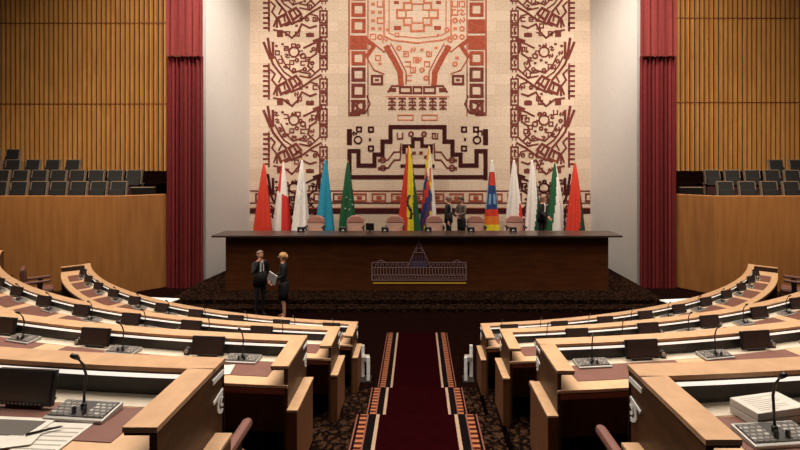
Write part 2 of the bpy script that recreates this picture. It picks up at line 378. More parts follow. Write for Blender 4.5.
for mx in (0, 1):
    X = (lambda x: x) if not mx else (lambda x: 835-x)
    P = lambda *pts: [(X(a), b) for a, b in pts]
    y = -14
    for i in range(8):                          # ladder of framed boxes
        T.cur = 1 if i < 3 else (1 if i < 5 else 2)
        if i == 3 or (mx and i == 2): T.blk(X(350), y+1, X(367), y+15)
        else: T.stroke(P((353, y+2), (364, y+2), (364, y+13), (353, y+13)), 3.2, closed=True)
        T.stroke(P((349, y), (349, y+16)), 1.4); T.stroke(P((368, y), (368, y+16)), 1.0)
        y += 16.2
    T.cur = 2; T.blk(X(350), 112, X(360), 116); T.ring(X(361), 106, 4, 2); T.stroke(P((352, 101), (358, 108), (354, 114)), 2.4); T.stroke(P((367, 96), (370, 104), (366, 112)), 1.4)
    T.cur = 1; T.stroke(P((367, 40), (374, 46), (367, 56)), 4); T.stroke(P((372, 42), (384, 52), (390, 46)), 1.3); T.stroke(P((367, 58), (374, 70), (384, 74)), 1.2)
    T.stroke(P((387, 48), (394, 60), (400, 72), (401, 84)), 5.5); T.stroke(P((391, 44), (399, 58), (406, 72), (406, 84)), 1.2)
    T.cur = 2; T.stroke(P((372, 76), (382, 76), (382, 84), (372, 84)), 2.4, closed=True); T.blk(X(375), 79, X(379), 81)
    T.cur = 0
    for i in range(6):
        for j in range(2): T.hook(X(373+7*j), -4+8.2*i, 2.6, 1.3)
    for gx, gy in ((385, 40), (378, 58), (380, 64), (399, 48), (406, 54), (413, 50), (408, 64), (413, 70), (409, 78), (416, 60), (386, -2), (388, 30)): T.hook(X(gx), gy, 2.4, 1.3)
    T.stroke(P((384, -10), (384, 36), (392, 40), (417, 43)), 1.5); T.stroke(P((389, -10), (389, 33), (396, 36), (417, 38)), 1.0)
    # generic stepped fret in place of a figure
    T.stroke(P((417.5, -4), (411, -4), (411, 3), (404, 3), (404, 10), (397, 10), (397, 18), (404, 18), (404, 25), (411, 25), (411, 31), (417.5, 31)), 2.2)
    T.stroke(P((417.5, 4), (412, 4), (412, 10), (406, 10), (406, 18), (412, 18), (412, 23), (417.5, 23)), 1.4)
    T.cur = 1; T.blk(X(394), 1, X(399), 4); T.blk(X(394), 26, X(401), 30); T.cur = 0; T.hook(X(396), -4, 2.4, 1.2); T.hook(X(397), 35, 1.8, 1.0)
    # belt and glyph rows
    T.cur = 2; T.stroke(P((400, 87), (411, 87), (411, 93), (400, 93)), 2, closed=True); T.blk(X(389), 88, X(396), 92); T.stroke(P((388, 92), (392, 86), (398, 86)), 1.6)
    T.stroke(P((413.5, 87), (417.5, 87)), 2); T.stroke(P((413.5, 93), (417.5, 93)), 2); T.stroke(P((413.5, 87), (413.5, 93)), 1.6)
    for i in range(3):
        for j in range(2):
            gx = 392+10.2*i; gy = 101+6.6*j
            T.stroke(P((gx-3, gy-2.4), (gx+3, gy-2.4)), 1.8); T.stroke(P((gx, gy-2), (gx, gy+2)), 1.6); T.stroke(P((gx-3, gy+1.8), (gx-1.4, gy+.5)), 1.5); T.stroke(P((gx+3, gy+1.8), (gx+1.4, gy+.5)), 1.5)
    T.cur = 0; T.stroke(P((398, 115), (413, 115), (413, 120), (398, 120)), 1.0, closed=True); T.stroke(P((386, 96.5), (417, 96.5)), .8)
    # stepped fret
    T.cur = 3
    T.stroke(P((349.5, 178), (349.5, 151), (358.5, 151), (358.5, 165.5), (374.5, 165.5), (374.5, 154.5), (382.5, 154.5), (382.5, 141.5), (390.5, 141.5), (390.5, 127), (417.5, 127)), 4.2)
    T.stroke(P((349.5, 177), (417.5, 177)), 4.0)
    T.stroke(P((417.5, 139), (413, 139), (413, 146), (404, 146), (404, 152)), 3.6); T.stroke(P((417.5, 166), (402, 166)), 3.4)
    for bx, by in ((359, 129.5), (371, 129.5), (371, 148.5)): T.stroke(P((bx-2.2, by-2.2), (bx+2.2, by-2.2), (bx+2.2, by+2.2), (bx-2.2, by+2.2)), 1.8, closed=True)
    T.blk(X(347), 129, X(352), 145); T.ring(X(358), 140, 3.6, 1.6); T.hook(X(355), 133, 2, 1.4); T.blk(X(369), 138, X(371), 141)
    T.cur = 2
    for o in (0, 4): T.stroke(P((381, 168-o*2), (388, 168-o*2), (394, 160-o*2), (400, 160-o*2), (401, 148-o)), 1.4)
    for o in (0, 8): T.ring(X(383), 168-o, 2.6, 1.4); T.blk(X(378), 167-o, X(380), 170-o)
    for gx, gy in ((400, 136), (411, 134), (409, 157), (414, 153)): T.hook(X(gx), gy, 2.6, 1.4)
T.build('central_motif_panel', WM, tap, world=True)
T = Tap()
T.cur = 2; T.stroke([(249, 191), (591, 191)], 1.2); T.stroke([(249, 203), (591, 203)], 1.2); T.stroke([(249, 191), (249, 203)], 1.2); T.stroke([(591, 191), (591, 203)], 1.2)
x = 256
while x < 588:
    T.cur = 1 if 340 < x < 495 else 2; T.stroke([(x, 194), (x+13, 194), (x+13, 201), (x, 201)], 1.6, closed=True); T.cur = 1; T.blk(x+4, 196, x+9, 199.5); x += 19.4
T.cur = 3; T.blk(247, 208.5, 592, 213.5)
T.cur = 1; T.blk(247, 207.6, 592, 208.4)
T.build('lower_border', WM, tap, world=True)

# ------------------------------------------------------------------ dais desk
da = thing('dais_desk', 'long dark mahogany presidium desk below the tapestry', 'desk', (0, 13.3, .22))
m = MB(); m.box((-5.78, 13.2, .22), (5.78, 13.26, 1.85)); m.box((-5.78, 13.26, .22), (-5.7, 13.9, 1.85)); m.box((5.7, 13.26, .22), (5.78, 13.9, 1.85))
for x in (-3.85, -1.9, 1.9, 3.85): m.box((x-.006, 13.194, .3), (x+.006, 13.2, 1.84))
m.build('front_panel', M['dais'], da, world=True)
m = MB(); m.box((-6.12, 13.0, 1.85), (6.12, 13.95, 1.91)); m.build('desk_top', M['daistop'], da, world=True, bevel=.01)
# line drawing of a long palace with a spire, and the gold line under it
def ep(px, py): return ((px-417)/33.1, EYE-(py-162)/33.1)
class Emb(MB):
    def line(s, pts, w=.9):
        pts = [ep(*p) for p in pts]; w = w/33.1
        for a, b in zip(pts[:-1], pts[1:]):
            d = Vector((b[0]-a[0], b[1]-a[1])); d.normalize(); n = Vector((-d.y, d.x))*w/2
            q = [Vector(a)+n, Vector(b)+n, Vector(b)-n, Vector(a)-n]
            s.prism([(p.x, p.y) for p in q], lambda p, k: (p[0], 13.2-(.012 if k else 0), p[1]))
E = Emb()
E.line([(372, 262.5), (410, 262.5)]); E.line([(429, 262.5), (466, 262.5)]); E.line([(372, 267.5), (466, 267.5)], .7)
E.line([(372, 275), (466, 275)], .7); E.line([(372, 280), (466, 280)], .6); E.line([(372, 262), (372, 280)]); E.line([(466, 262), (466, 280)])
x = 374.5
while x < 466:
    E.line([(x, 268), (x, 275)], .6)
    E.line([(x, 278.5), (x+1, 276.5), (x+2, 278.5)], .45); x += 3.05
x = 377
while x < 464:
    if not 409 < x < 430: E.line([(x-1.6, 267), (x-1.2, 264.6), (x, 263.8), (x+1.2, 264.6), (x+1.6, 267)], .5)
    x += 5.1
E.line([(376, 262.5), (381, 259.8), (386, 262.5)], .7); E.line([(452, 262.5), (457, 259.8), (462, 262.5)], .7)
E.line([(407, 268), (419, 241), (431, 268)], .8); E.line([(411, 262), (427, 262)], .7); E.line([(414.5, 252.5), (423.5, 252.5)], .7); E.line([(419, 246), (419, 236)], .7)
E.line([(416, 252), (417, 248), (421, 248), (422, 252)], .6)
E.cur = 1
for x in (413, 416, 419, 422, 425): E.line([(x, 262), (x, 255)], .55)
E.line([(410, 264), (428, 264)], .8); E.line([(411, 266), (427, 266)], .7); E.line([(417.5, 263), (419, 260), (420.5, 263)], .9)
E.build('palace_line_drawing', [M['emblem'], M['emblemblue']], da, world=True)['label'] = 'mauve line drawing of a long palace with central spire'
E = Emb(); E.line([(373, 283), (466, 283)], 1.3); E.build('gold_line', M['gold'], da, world=True)

# ------------------------------------------------------------------ curved desks
SIDE = {-1: 'left', 1: 'right'}
ROWN = ['foremost', 'second', 'third', 'nearest']
DELTA = {(-1, 0): 0, (-1, 1): .0285, (-1, 2): 0, (-1, 3): -.008, (1, 0): .003, (1, 1): .026, (1, 2): .003, (1, 3): -.006}
def emblem_mesh(s, x, y, z):                     # white swirl under a slanted bar, on the end panel facing the aisle
    m = MB()
    def seg(p, q, w):
        d = Vector((q[0]-p[0], q[1]-p[1])); d.normalize(); n = Vector((-d.y, d.x))*w/2
        pts = [Vector(p)+n, Vector(q)+n, Vector(q)-n, Vector(p)-n]
        m.prism([(v.x, v.y) for v in pts], lambda v, k: (s*(x-(.006 if k else -.001)), y-v[0], z+v[1]))
    seg((0, .05), (.10, .03), .016)
    A = [(0.005+.05*math.sin(t), -.01-.045*math.cos(t)+.0) for t in [i*PI/8 for i in range(9)]]
    for p, q in zip(A[:-1], A[1:]): seg(p, q, .018)
    B = [(0.0+.022*math.sin(t), -.008-.02*math.cos(t)) for t in [i*PI/6 for i in range(7)]]
    for p, q in zip(B[:-1], B[1:]): seg(p, q, .012)
    return m
for k in range(4):
    R = ROWR[k]; T_ = TOP[k]; L = LEV[k]; zd = T_-.15
    lowL = LEV[k-1] if k else 0
    for s in (-1, 1):
        yf = CY-math.sqrt(R*R-1); yn = yf-.60
        d = thing('curved_desk', 'curved pale wood delegates desk on the %s of the aisle, %s row' % (SIDE[s], ['foremost row nearest the dais,', 'second', 'third', 'nearest'][k] if k else 'row closest to the dais'), 'desk', (s*1.3, yf-.3, L), 0, 'curved delegate desks')
        d['label'] = ['curved pale wood desk %s of the aisle, smallest row, closest to the dais', 'curved pale wood desk %s of the aisle, second row from the dais', 'curved pale wood desk %s of the aisle, third row from the dais', 'large curved pale wood desk %s of the aisle, closest to the viewer'][k] % SIDE[s]
        m = MB(); sweep(m, rect(R, R+.13, T_-.022, T_), s)
        m.box((min(s*1.0, s*1.135), yn, T_-.022), (max(s*1.0, s*1.135), yf-.12, T_)); m.build('ledge', M['ledge'], d, world=True)
        m = MB(); sweep(m, rect(R+.004, R+.126, T_-.034, T_-.022), s, x0=1.004); m.box((min(s*1.004, s*1.131), yn+.004, T_-.034), (max(s*1.004, s*1.131), yf-.12, T_-.022)); m.build('ledge_edge', M['edge'], d, world=True)
        m = MB(); sweep(m, rect(R+.112, R+.124, T_-.056, T_-.034), s, x0=1.13, th1=TH1-.01); m.build('glowing_white_strip', M['strip'], d, world=True)
        m = MB(); sweep(m, rect(R+.006, R+.03, lowL, T_-.034), s, x0=1.004); m.build('front_panel', M['pedestal'], d, world=True)
        m = MB(); sweep(m, rect(R+.095, R+.112, zd, T_-.034), s, x0=1.03); m.build('inner_back_panel', M['black'], d, world=True)
        m = MB(); sweep(m, rect(R+.03, R+.605, zd-.022, zd), s, x0=1.035)
        m.box((min(s*1.004, s*1.0349), yn-.006, zd-.022), (max(s*1.004, s*1.0349), yn+.0055, zd)); m.build('desktop', M['desk'], d, world=True)
        m = MB(); sweep(m, rect(R+.56, R+.596, zd-.075, zd-.035), s, x0=1.03); m.build('apron_band', M['redband'], d, world=True)
        m = MB(); sweep(m, rect(R+.555, R+.585, zd-.035, zd-.022), s, x0=1.03); m.build('apron_groove', M['edge'], d, world=True)
        m = MB(); sweep(m, rect(R+.112, R+.22, zd, zd+.003), s, x0=1.14, th1=TH1-.01); m.build('cream_inlay', M['cream'], d, world=True)
        m = MB(); m.box((min(s*1.004, s*1.034), yn+.006, L), (max(s*1.004, s*1.034), yf-.008, T_-.034)); m.build('end_panel', M['endpanel'], d, world=True)
        m = MB(); m.box((min(s*.925, s*1.004), yn-.02, L), (max(s*.925, s*1.004), yf-.11, T_-.345)); p = m.build('aisle_pedestal', M['pedestal'], d, world=True)
        m = MB(); m.box((min(s*.92, s*1.0035), yn-.026, T_-.345), (max(s*.92, s*1.0035), yf-.105, T_-.328)); m.build('pedestal_top', M['desk'], p, world=False, loc=None).location = -d.location
        emblem_mesh(s, 1.004, yf-.03, T_-.2).build('white_emblem', M['white'], d, world=True)['label'] = 'white swirl emblem'
        m = MB(); m.box((min(s*.998, s*1.005), yf-.14, T_-.075), (max(s*.998, s*1.005), yf-.02, T_-.05)); m.build('white_plate', M['white'], d, world=True)
        m = MB(); pr = rect(R+.0, R+.60, L, T_-.036); pr = [(r, z) for r, z in pr]
        sweep(m, pr, s, TH1+.004, 1, th0=TH1); m.build('outer_end_panel', M['edge'], d, world=True)
        m = MB(); sweep(m, rect(R+.12, R+.61, T_-.036, T_-.02), s, TH1+.006, 1, th0=TH1-.004); m.build('end_capping', M['ledge'], d, world=True)
        pitch = .08; de = DELTA[(s, k)]
        q = 0
        while .128+de+pitch*q < TH1-.02:
            c = .128+de-.012+pitch*q; hw = .031
            a = max(c-hw, math.asin(1.2/(R+.3)) if q == 0 else 0)
            if q == 0: a = math.asin((1.2 if k < 3 else 1.27)/(R+.4))
            m = MB(); sweep(m, rect(R+.23, R+.48, zd, zd+.004), s, min(c+hw, TH1-.01), 6, th0=a); m.build('blotter', M['blotter'], d, world=True)
            q += 1
        d.location += OFF[s]
        if k == 0:
            d.location -= OFF[s]
            m = MB(); P = [(R+.0, .515), (R-.24, .455), (R+.0, .452)]
            m.prism(P, lambda p, kk: arc_pt(s, p[0], p[1], T_-.03+(.02 if kk else 0))); m.build('white_front_shelf', M['white'], d, world=True); d.location += OFF[s]

# ------------------------------------------------------------------ things on the desks
def key_mat():
    m_, t_, b_ = base('button_panel', .4)
    tc = t_.nodes.new('ShaderNodeTexCoord'); bk = t_.nodes.new('ShaderNodeTexBrick'); bk.inputs['Scale'].default_value = 1
    bk.inputs['Brick Width'].default_value = .03; bk.inputs['Row Height'].default_value = .019; bk.inputs['Mortar Size'].default_value = .0045
    bk.inputs['Color1'].default_value = lin((176, 168, 158)); bk.inputs['Color2'].default_value = lin((110, 100, 92)); bk.inputs['Mortar'].default_value = lin((62, 55, 50))
    t_.links.new(tc.outputs['Object'], bk.inputs['Vector']); t_.links.new(bk.outputs['Color'], b_.inputs['Base Color']); return m_
M['keys'] = key_mat()
def make_monitor():
    t = thing('desk_monitor', '', 'monitor')
    xf = Matrix.Translation((0, 0, .1)) @ Matrix.Rotation(math.radians(-10), 4, 'X')
    m = MB(); m.box((-.15, 0, -.086), (.15, .022, .076), xf); b = m.build('housing', M['plastic'], t, bevel=.004)
    m = MB(); m.box((-.138, -.003, -.064), (.138, .001, .067), xf); m.build('screen', M['screen'], t)
    m = MB()
    for i in range(11): x = -.11+.02*i; m.box((x, -.003, -.079), (x+.007, .001, -.073), xf)
    m.build('buttons', M['silver'], t)
    m = MB(); m.box((-.02, .02, .005), (.02, .045, .09)); m.box((-.09, -.01, 0), (.09, .08, .012)); m.build('stand', M['plastic'], t, bevel=.003)
    return t
def make_mic():
    t = thing('conference_microphone', '', 'microphone')
    m = MB(); m.prism([(-.065, .0), (.065, 0), (.065, .034), (-.065, .016)], lambda p, k: (-.145 if k == 0 else .145, p[0], p[1])); b = m.build('console_base', M['silver'], t, bevel=.004)
    xf = Matrix.Translation((0, 0, .026)) @ Matrix.Rotation(math.atan2(.018, .13), 4, 'X')
    m = MB()
    m.box((-.136, -.05, 0), (.136, .052, .003), xf); m.build('dark_faceplate', M['button'], b)
    for x0, x1 in ((-.132, -.035), (.04, .132)):
        m = MB(); m.box((x0, -.045, .003), (x1, .045, .005), xf); m.build('key_panel', M['keys'], b)
    m = MB(); m.lathe([(.012, .02), (.012, .05), (.006, .055)], 10); path = [(0, 0, .05), (0, .004, .12), (.002, .01, .18), (0, -.005, .235), (-.004, -.03, .275)]
    m.tube(path, .0055, 8); m.build('gooseneck', M['plastic'], t, smooth=True)
    m = MB(); m.tube([(-.003, -.024, .268), (-.005, -.036, .282), (-.007, -.056, .298)], [.007, .0115, .010], 10); m.build('microphone_head', M['plastic'], t, smooth=True)
    for x in (-.022, .03):
        m = MB(); m.lathe([(.009, .026), (.009, .05), (.006, .054)], 8, Matrix.Translation((x, -.03, 0))); m.build('control_knob', M['plastic'], t)
    return t
def make_puck():
    t = thing('round_speaker', '', 'speaker')
    xf = Matrix.Translation((0, 0, .034)) @ Matrix.Rotation(math.radians(80), 4, 'X')
    m = MB(); m.lathe([(.02, -.03), (.03, -.012), (.034, .0), (.034, .014), (.028, .018)], 16, xf); m.build('speaker_shell', M['plastic'], t, smooth=True)
    m = MB(); m.lathe([(.02, .018), (.019, .022), (.002, .023)], 14, xf); m.build('speaker_cone', M['silver'], t)
    m = MB(); m.box((-.02, -.02, 0), (.02, .03, .008)); m.build('speaker_foot', M['plastic'], t)
    return t
mon0, mic0, puck0 = make_monitor(), make_mic(), make_puck()
used = set()
def put(proto, loc, rz, label, group):
    o = proto if proto.name not in used else copy_tree(proto)
    used.add(proto.name); o.location = loc; o.rotation_euler = (0, 0, rz); o['label'] = label; o['group'] = group
    return o
def seen(p, mg=26):
    x, y = proj(p); return p[1] > .5 and -mg < x < 800+mg and y < 470
ROWTXT = ['desk closest to dais', 'second-row desk', 'third-row desk', 'desk nearest the viewer']
for k in range(4):
    R = ROWR[k]; z = TOP[k]-.15
    for s in (-1, 1):
        de = DELTA[(s, k)]; q = 0; nm = nc = ns = 0
        while .128+de+.08*q < TH1-.03:
            for typ, th, dr in (('m', .128+de+.08*q, .19), ('c', .104+de+.08*q-(.009 if s > 0 else 0), .23 if k < 3 else .26), ('p', .128+de+.08*q+.205/R, .17)):
                p = tuple(Vector(arc_pt(s, R+dr, th, z+.0035))+OFF[s])
                if typ == 'c' and p[0]*s < 1.32: p = (s*1.38, p[1], p[2])
                if k == 3 and typ == 'c': p = (-1.54 if s < 0 else 1.51, 2.02 if s < 0 else 1.845, p[2])
                if k == 3 and typ == 'm': p = (s*1.87, 2.08, p[2])
                if k == 3 and (q or (typ == 'm' and s > 0)): continue
                if not seen(p): continue
                if th > TH1-.02: continue
                rz = s*th
                if typ == 'm':
                    rz_ = rz*.55+s*.02
                    put(mon0, p, rz_, 'dark flat monitor, %s from the aisle on the %s %s' % (ORD[nm], SIDE[s], ROWTXT[k]), 'delegate monitors'); nm += 1
                elif typ == 'c':
                    put(mic0, p, rz, 'gooseneck microphone console, %s from the aisle on the %s %s' % (ORD[nc], SIDE[s], ROWTXT[k]), 'conference microphones'); nc += 1
                else:
                    put(puck0, p, rz, 'small round black speaker, %s from aisle on the %s %s' % (ORD[ns], SIDE[s], ROWTXT[k]), 'small round speakers'); ns += 1
            q += 1
# papers
def sheet(name, label, cat, x, y, z, w_, d_, rz, mt, th=.003, extra=None):
    t = thing(name, label, cat, (x, y, z), rz)
    m = MB(); m.box((-w_/2, -d_/2, 0), (w_/2, d_/2, th)); m.build('page', mt, t)
    if extra: extra(t)
    return t
z4 = TOP[3]-.15+.0045
def dark_panel(t):
    m = MB(); m.box((-.14, -.045, .008), (.14, .06, .011)); m.build('dark_cover_panel', M['graypanel'], t)
sheet('document_folder', 'white folder with dark grey rectangle lying on the nearest left desk', 'folder', -1.80, 1.90, z4, .34, .17, math.radians(-4), M['paper'], .008, dark_panel)
def lines(t):
    m = MB()
    for i in range(7): m.box((-.085, -.1+.028*i, .003), (.085, -.093+.028*i, .0036))
    m.build('printed_lines', M['greypaper'], t)
sheet('paper_sheet', 'white printed sheet beside the folder on the nearest left desk', 'paper', -1.545, 1.84, z4, .2, .22, math.radians(-3), M['paper'], .003, lines)
sheet('paper_sheet', 'blank white sheet overlapping the printed page on the nearest left desk', 'paper', -1.69, 1.81, z4+.0085, .2, .09, math.radians(14), M['paper'], .002)
m = MB(); m.tube([(-.06, 0, .005), (.05, 0, .005), (.065, 0, .005)], [.005, .005, .001], 8); tag(m.build('pen', M['plastic'], None, smooth=True, loc=(-1.6, 1.875, z4+.0105)), 'thin dark pen on the papers of the nearest left desk', 'pen').rotation_euler = (0, 0, .5)
t = thing('paper_stack', 'thick stack of white bound papers behind the microphone on nearest right desk', 'papers', (1.605, 2.0, z4), math.radians(12))
for i in range(2):
    m = MB(); m.box((-.135, -.068, .036*i), (.135, .068, .036*i+.033)); m.build('bound_volume', M['paper'], t, bevel=.003)
m = MB()
for i in range(8): m.box((-.1, -.052+.0135*i, .069), (.07 if i % 3 else .0, -.049+.0135*i, .0695))
m.build('printed_lines', M['greypaper'], t)
z3 = TOP[2]-.15+.0045
sheet('paper_sheet', 'white sheet beside the first microphone of the left third row desk', 'paper', -1.66, 3.62, z3, .25, .17, .15, M['paper'])

# ------------------------------------------------------------------ leather chairs at the rows
def make_armchair():
    t = thing('leather_armchair', '', 'armchair')
    m = MB(); m.box((-.25, -.22, .40), (.25, .26, .52)); m.build('seat', M['chair'], t, bevel=.05)
    m = MB(); pts = [(-.3, .42), (-.22, .42), (-.25, .93), (-.27, 1.05), (-.33, 1.07), (-.37, 1.0)]
    m.prism(pts, lambda p, k: (-.25 if k == 0 else .25, p[0], p[1])); m.build('backrest', M['chair'], t, bevel=.035)
    for s in (-1, 1):
        m = MB(); m.box((min(s*.24, s*.31), -.30, .68), (max(s*.24, s*.31), .2, .75)); a = m.build('armrest', M['chair'], t, bevel=.03)
        m = MB(); m.box((min(s*.26, s*.29), -.05, .44), (max(s*.26, s*.29), .05, .69)); m.build('arm_support', M['chairdark'], a)
    m = MB(); m.lathe([(.035, .08), (.035, .4)], 10); m.build('column', M['chairdark'], t)
    m = MB()
    for i in range(5):
        a = 2*PI*i/5; m.tube([(0, 0, .09), (.27*math.cos(a), .27*math.sin(a), .05)], [.03, .02], 6); m.ball((.27*math.cos(a), .27*math.sin(a), .028), .028, 8)
    m.build('star_base', M['chairdark'], t)
    return t
ac0 = make_armchair()
for k in range(3):
    R = ROWR[k]; yn = CY-math.sqrt(R*R-1)-.6
    for s in (-1, 1):
        put(ac0, (s*1.41+OFF[s].x, yn-.64+OFF[s].y, LEV[k]), 0, 'brown leather chair peeking out by the aisle, behind the %s-hand %s' % (SIDE[s], ['row closest to the dais', 'second row', 'third row'][k]), 'leather delegate chairs')
for s in (-1, 1):
    for j, th in enumerate((.875,)):
        R = ROWR[0]+1.0; p = arc_pt(s, R, th, LEV[0])
        if seen(p, 60):
            put(ac0, p, s*th, 'brown leather armchair at the far %s outer end of the curved desk by the wall' % SIDE[s], 'leather delegate chairs')

# white aisle markers by the first row
for s in (-1, 1):
    t = thing('aisle_marker', 'low white-panelled marker beside the %s front desk end at the aisle' % SIDE[s], 'marker', (s*.95, 8.2, 0), 0, 'white aisle markers')
    for (x, z0, z1, y, nm) in ((.91, .02, .46, 8.15, 'white_panel'), (1.03, .0, .62, 8.3, 'white_panel')):
        m = MB(); m.box((min(s*(x-.03), s*(x+.03)), y, z0), (max(s*(x-.03), s*(x+.03)), y+.03, z1)); m.build(nm, M['white'], t, world=True, bevel=.005)
    m = MB(); m.box((min(s*.9, s*1.04), 8.18, .36), (max(s*.9, s*1.04), 8.31, .44)); m.build('grey_bracket', M['silver'], t, world=True)
    m = MB(); m.box((min(s*.86, s*1.07), 8.1, 0), (max(s*.86, s*1.07), 8.36, .02)); m.build('foot_plate', M['plastic'], t, world=True)

# ------------------------------------------------------------------ carpet runner down the aisle
ru = thing('carpet_runner', 'dark maroon stair carpet with pale lines and orange patterned borders in the aisle', 'carpet', (0, 5, 0))
segs = []
for k in range(4):
    y1 = NOSE[k]; y0 = NOSE[k+1]+.3 if k < 3 else -.6
    hz = (LEV[k]+(LEV[k-1] if k else 0))/2
    segs += [(y0, y1+.004, LEV[k]), (y1, y1+.304, hz)]
segs.append((NOSE[0]+.3, 10.48, 0))
def run(name, mt, x0, x1, lift, both=True):
    for s in ((-1, 1) if both else (1,)):
        m = MB()
        for (a, b, z) in segs: m.box((min(s*x0, s*x1), a, z), (max(s*x0, s*x1), b, z+lift))
        m.build(name, mt, ru, world=True)
run('maroon_field', M['runner'], -.46, .46, .006, False)
run('pale_line', M['runnerline'], .445, .485, .008)
run('black_band', M['runnerblack'], .485, .575, .006)
run('inner_red_stripe', M['runnered'], .575, .592, .008)
run('patterned_border', M['runnerband'], .592, .672, .007)
run('outer_dark_stripe', M['runnerblack'], .672, .70, .006)
run('outer_edge_line', M['runnered'], .70, .716, .008)

# ------------------------------------------------------------------ gallery seats
def make_gseat():
    t = thing('theatre_chair', '', 'seat')
    m = MB(); m.prism([(-.02, .42), (.06, .42), (.14, .9), (.06, .9)], lambda p, k: (-.265 if k == 0 else .265, p[0], p[1])); m.build('backrest', M['gseat'], t, bevel=.012)
    m = MB(); m.prism([(.05, .9), (.145, .9), (.147, .925), (.05, .925)], lambda p, k: (-.27 if k == 0 else .27, p[0], p[1])); m.build('top_trim', M['gtrim'], t)
    m = MB(); m.prism([(-.1, .36), (-.02, .36), (.02, .62), (-.05, .63)], lambda p, k: (-.25 if k == 0 else .25, p[0], p[1])); m.build('tip_up_seat', M['gseat'], t, bevel=.01)
    for s in (-1, 1):
        m = MB(); m.prism([(-.03, .42), (.06, .42), (.145, .9), (.05, .9)], lambda p, k: (s*(.2655 if k == 0 else .285), p[0], p[1])); m.build('side_trim', M['gtrim'], t)
        m = MB(); m.box((min(s*.305, s*.335), -.12, .40), (max(s*.305, s*.335), .1, .44)); m.box((min(s*.31, s*.33), -.04, 0), (max(s*.31, s*.33), .06, .40)); m.build('armrest', M['gtrim'], t)
    m = MB(); m.box((-.28, -.1, 0), (.28, .06, .3)); m.build('base', M['gbase'], t)
    return t
gs0 = make_gseat()
GROW = {(-1, 0): [118, 98.5, 78, 56, 34.5, 12, -9], (-1, 1): [133.6, 114, 95.6, 75.6, 55.6, 34, 12.4, -8], (-1, 2): [72, 52, 32, 12, -8], (-1, 3): [12, -8],
        (1, 0): [726, 748, 770, 793, 815], (1, 1): [713, 732.5, 753, 774, 795, 815], (1, 2): [777, 798, 818]}
RT = ['front', 'second', 'third', 'topmost']
for (s, r), xs in GROW.items():
    Y = 15.2+r; zt = [3.43, 3.81, 4.2, 4.64][r]
    x0 = (xs[0]-417)/F*Y; st = (xs[2]-xs[0] if len(xs) > 2 else (xs[1]-xs[0])*2)/2/F*Y
    for i in range(len(xs)):
        put(gs0, (x0+st*i, Y, zt-.925), 0, 'dark theatre chair in %s row of %s gallery, %s from the curtain' % (RT[r], SIDE[s], ORD[i]), 'gallery chairs')
for s, lab in ((-1, 'low black rail box at the curtain end of the left gallery'), (1, 'low black rail box at the curtain end of the right gallery')):
    t = thing('gallery_rail', lab, 'rail', (s*9.4, 15.4, 2.505))
    xa, xb = (9.15, 9.95)
    m = MB(); m.box((min(s*xa, s*xb), 15.2, 2.9), (max(s*xa, s*xb), 15.28, 3.2)); m.build('black_panel', M['plastic'], t, world=True)
    m = MB(); m.box((min(s*xa, s*xb), 15.18, 3.2), (max(s*xa, s*xb), 15.3, 3.23)); m.build('rail_top', M['gtrim'], t, world=True)
    for x in (xa+.02, xb-.02): m = MB(); m.box((s*x-.02, 15.2, 2.505), (s*x+.02, 15.27, 2.9)); m.build('leg', M['gtrim'], t, world=True)

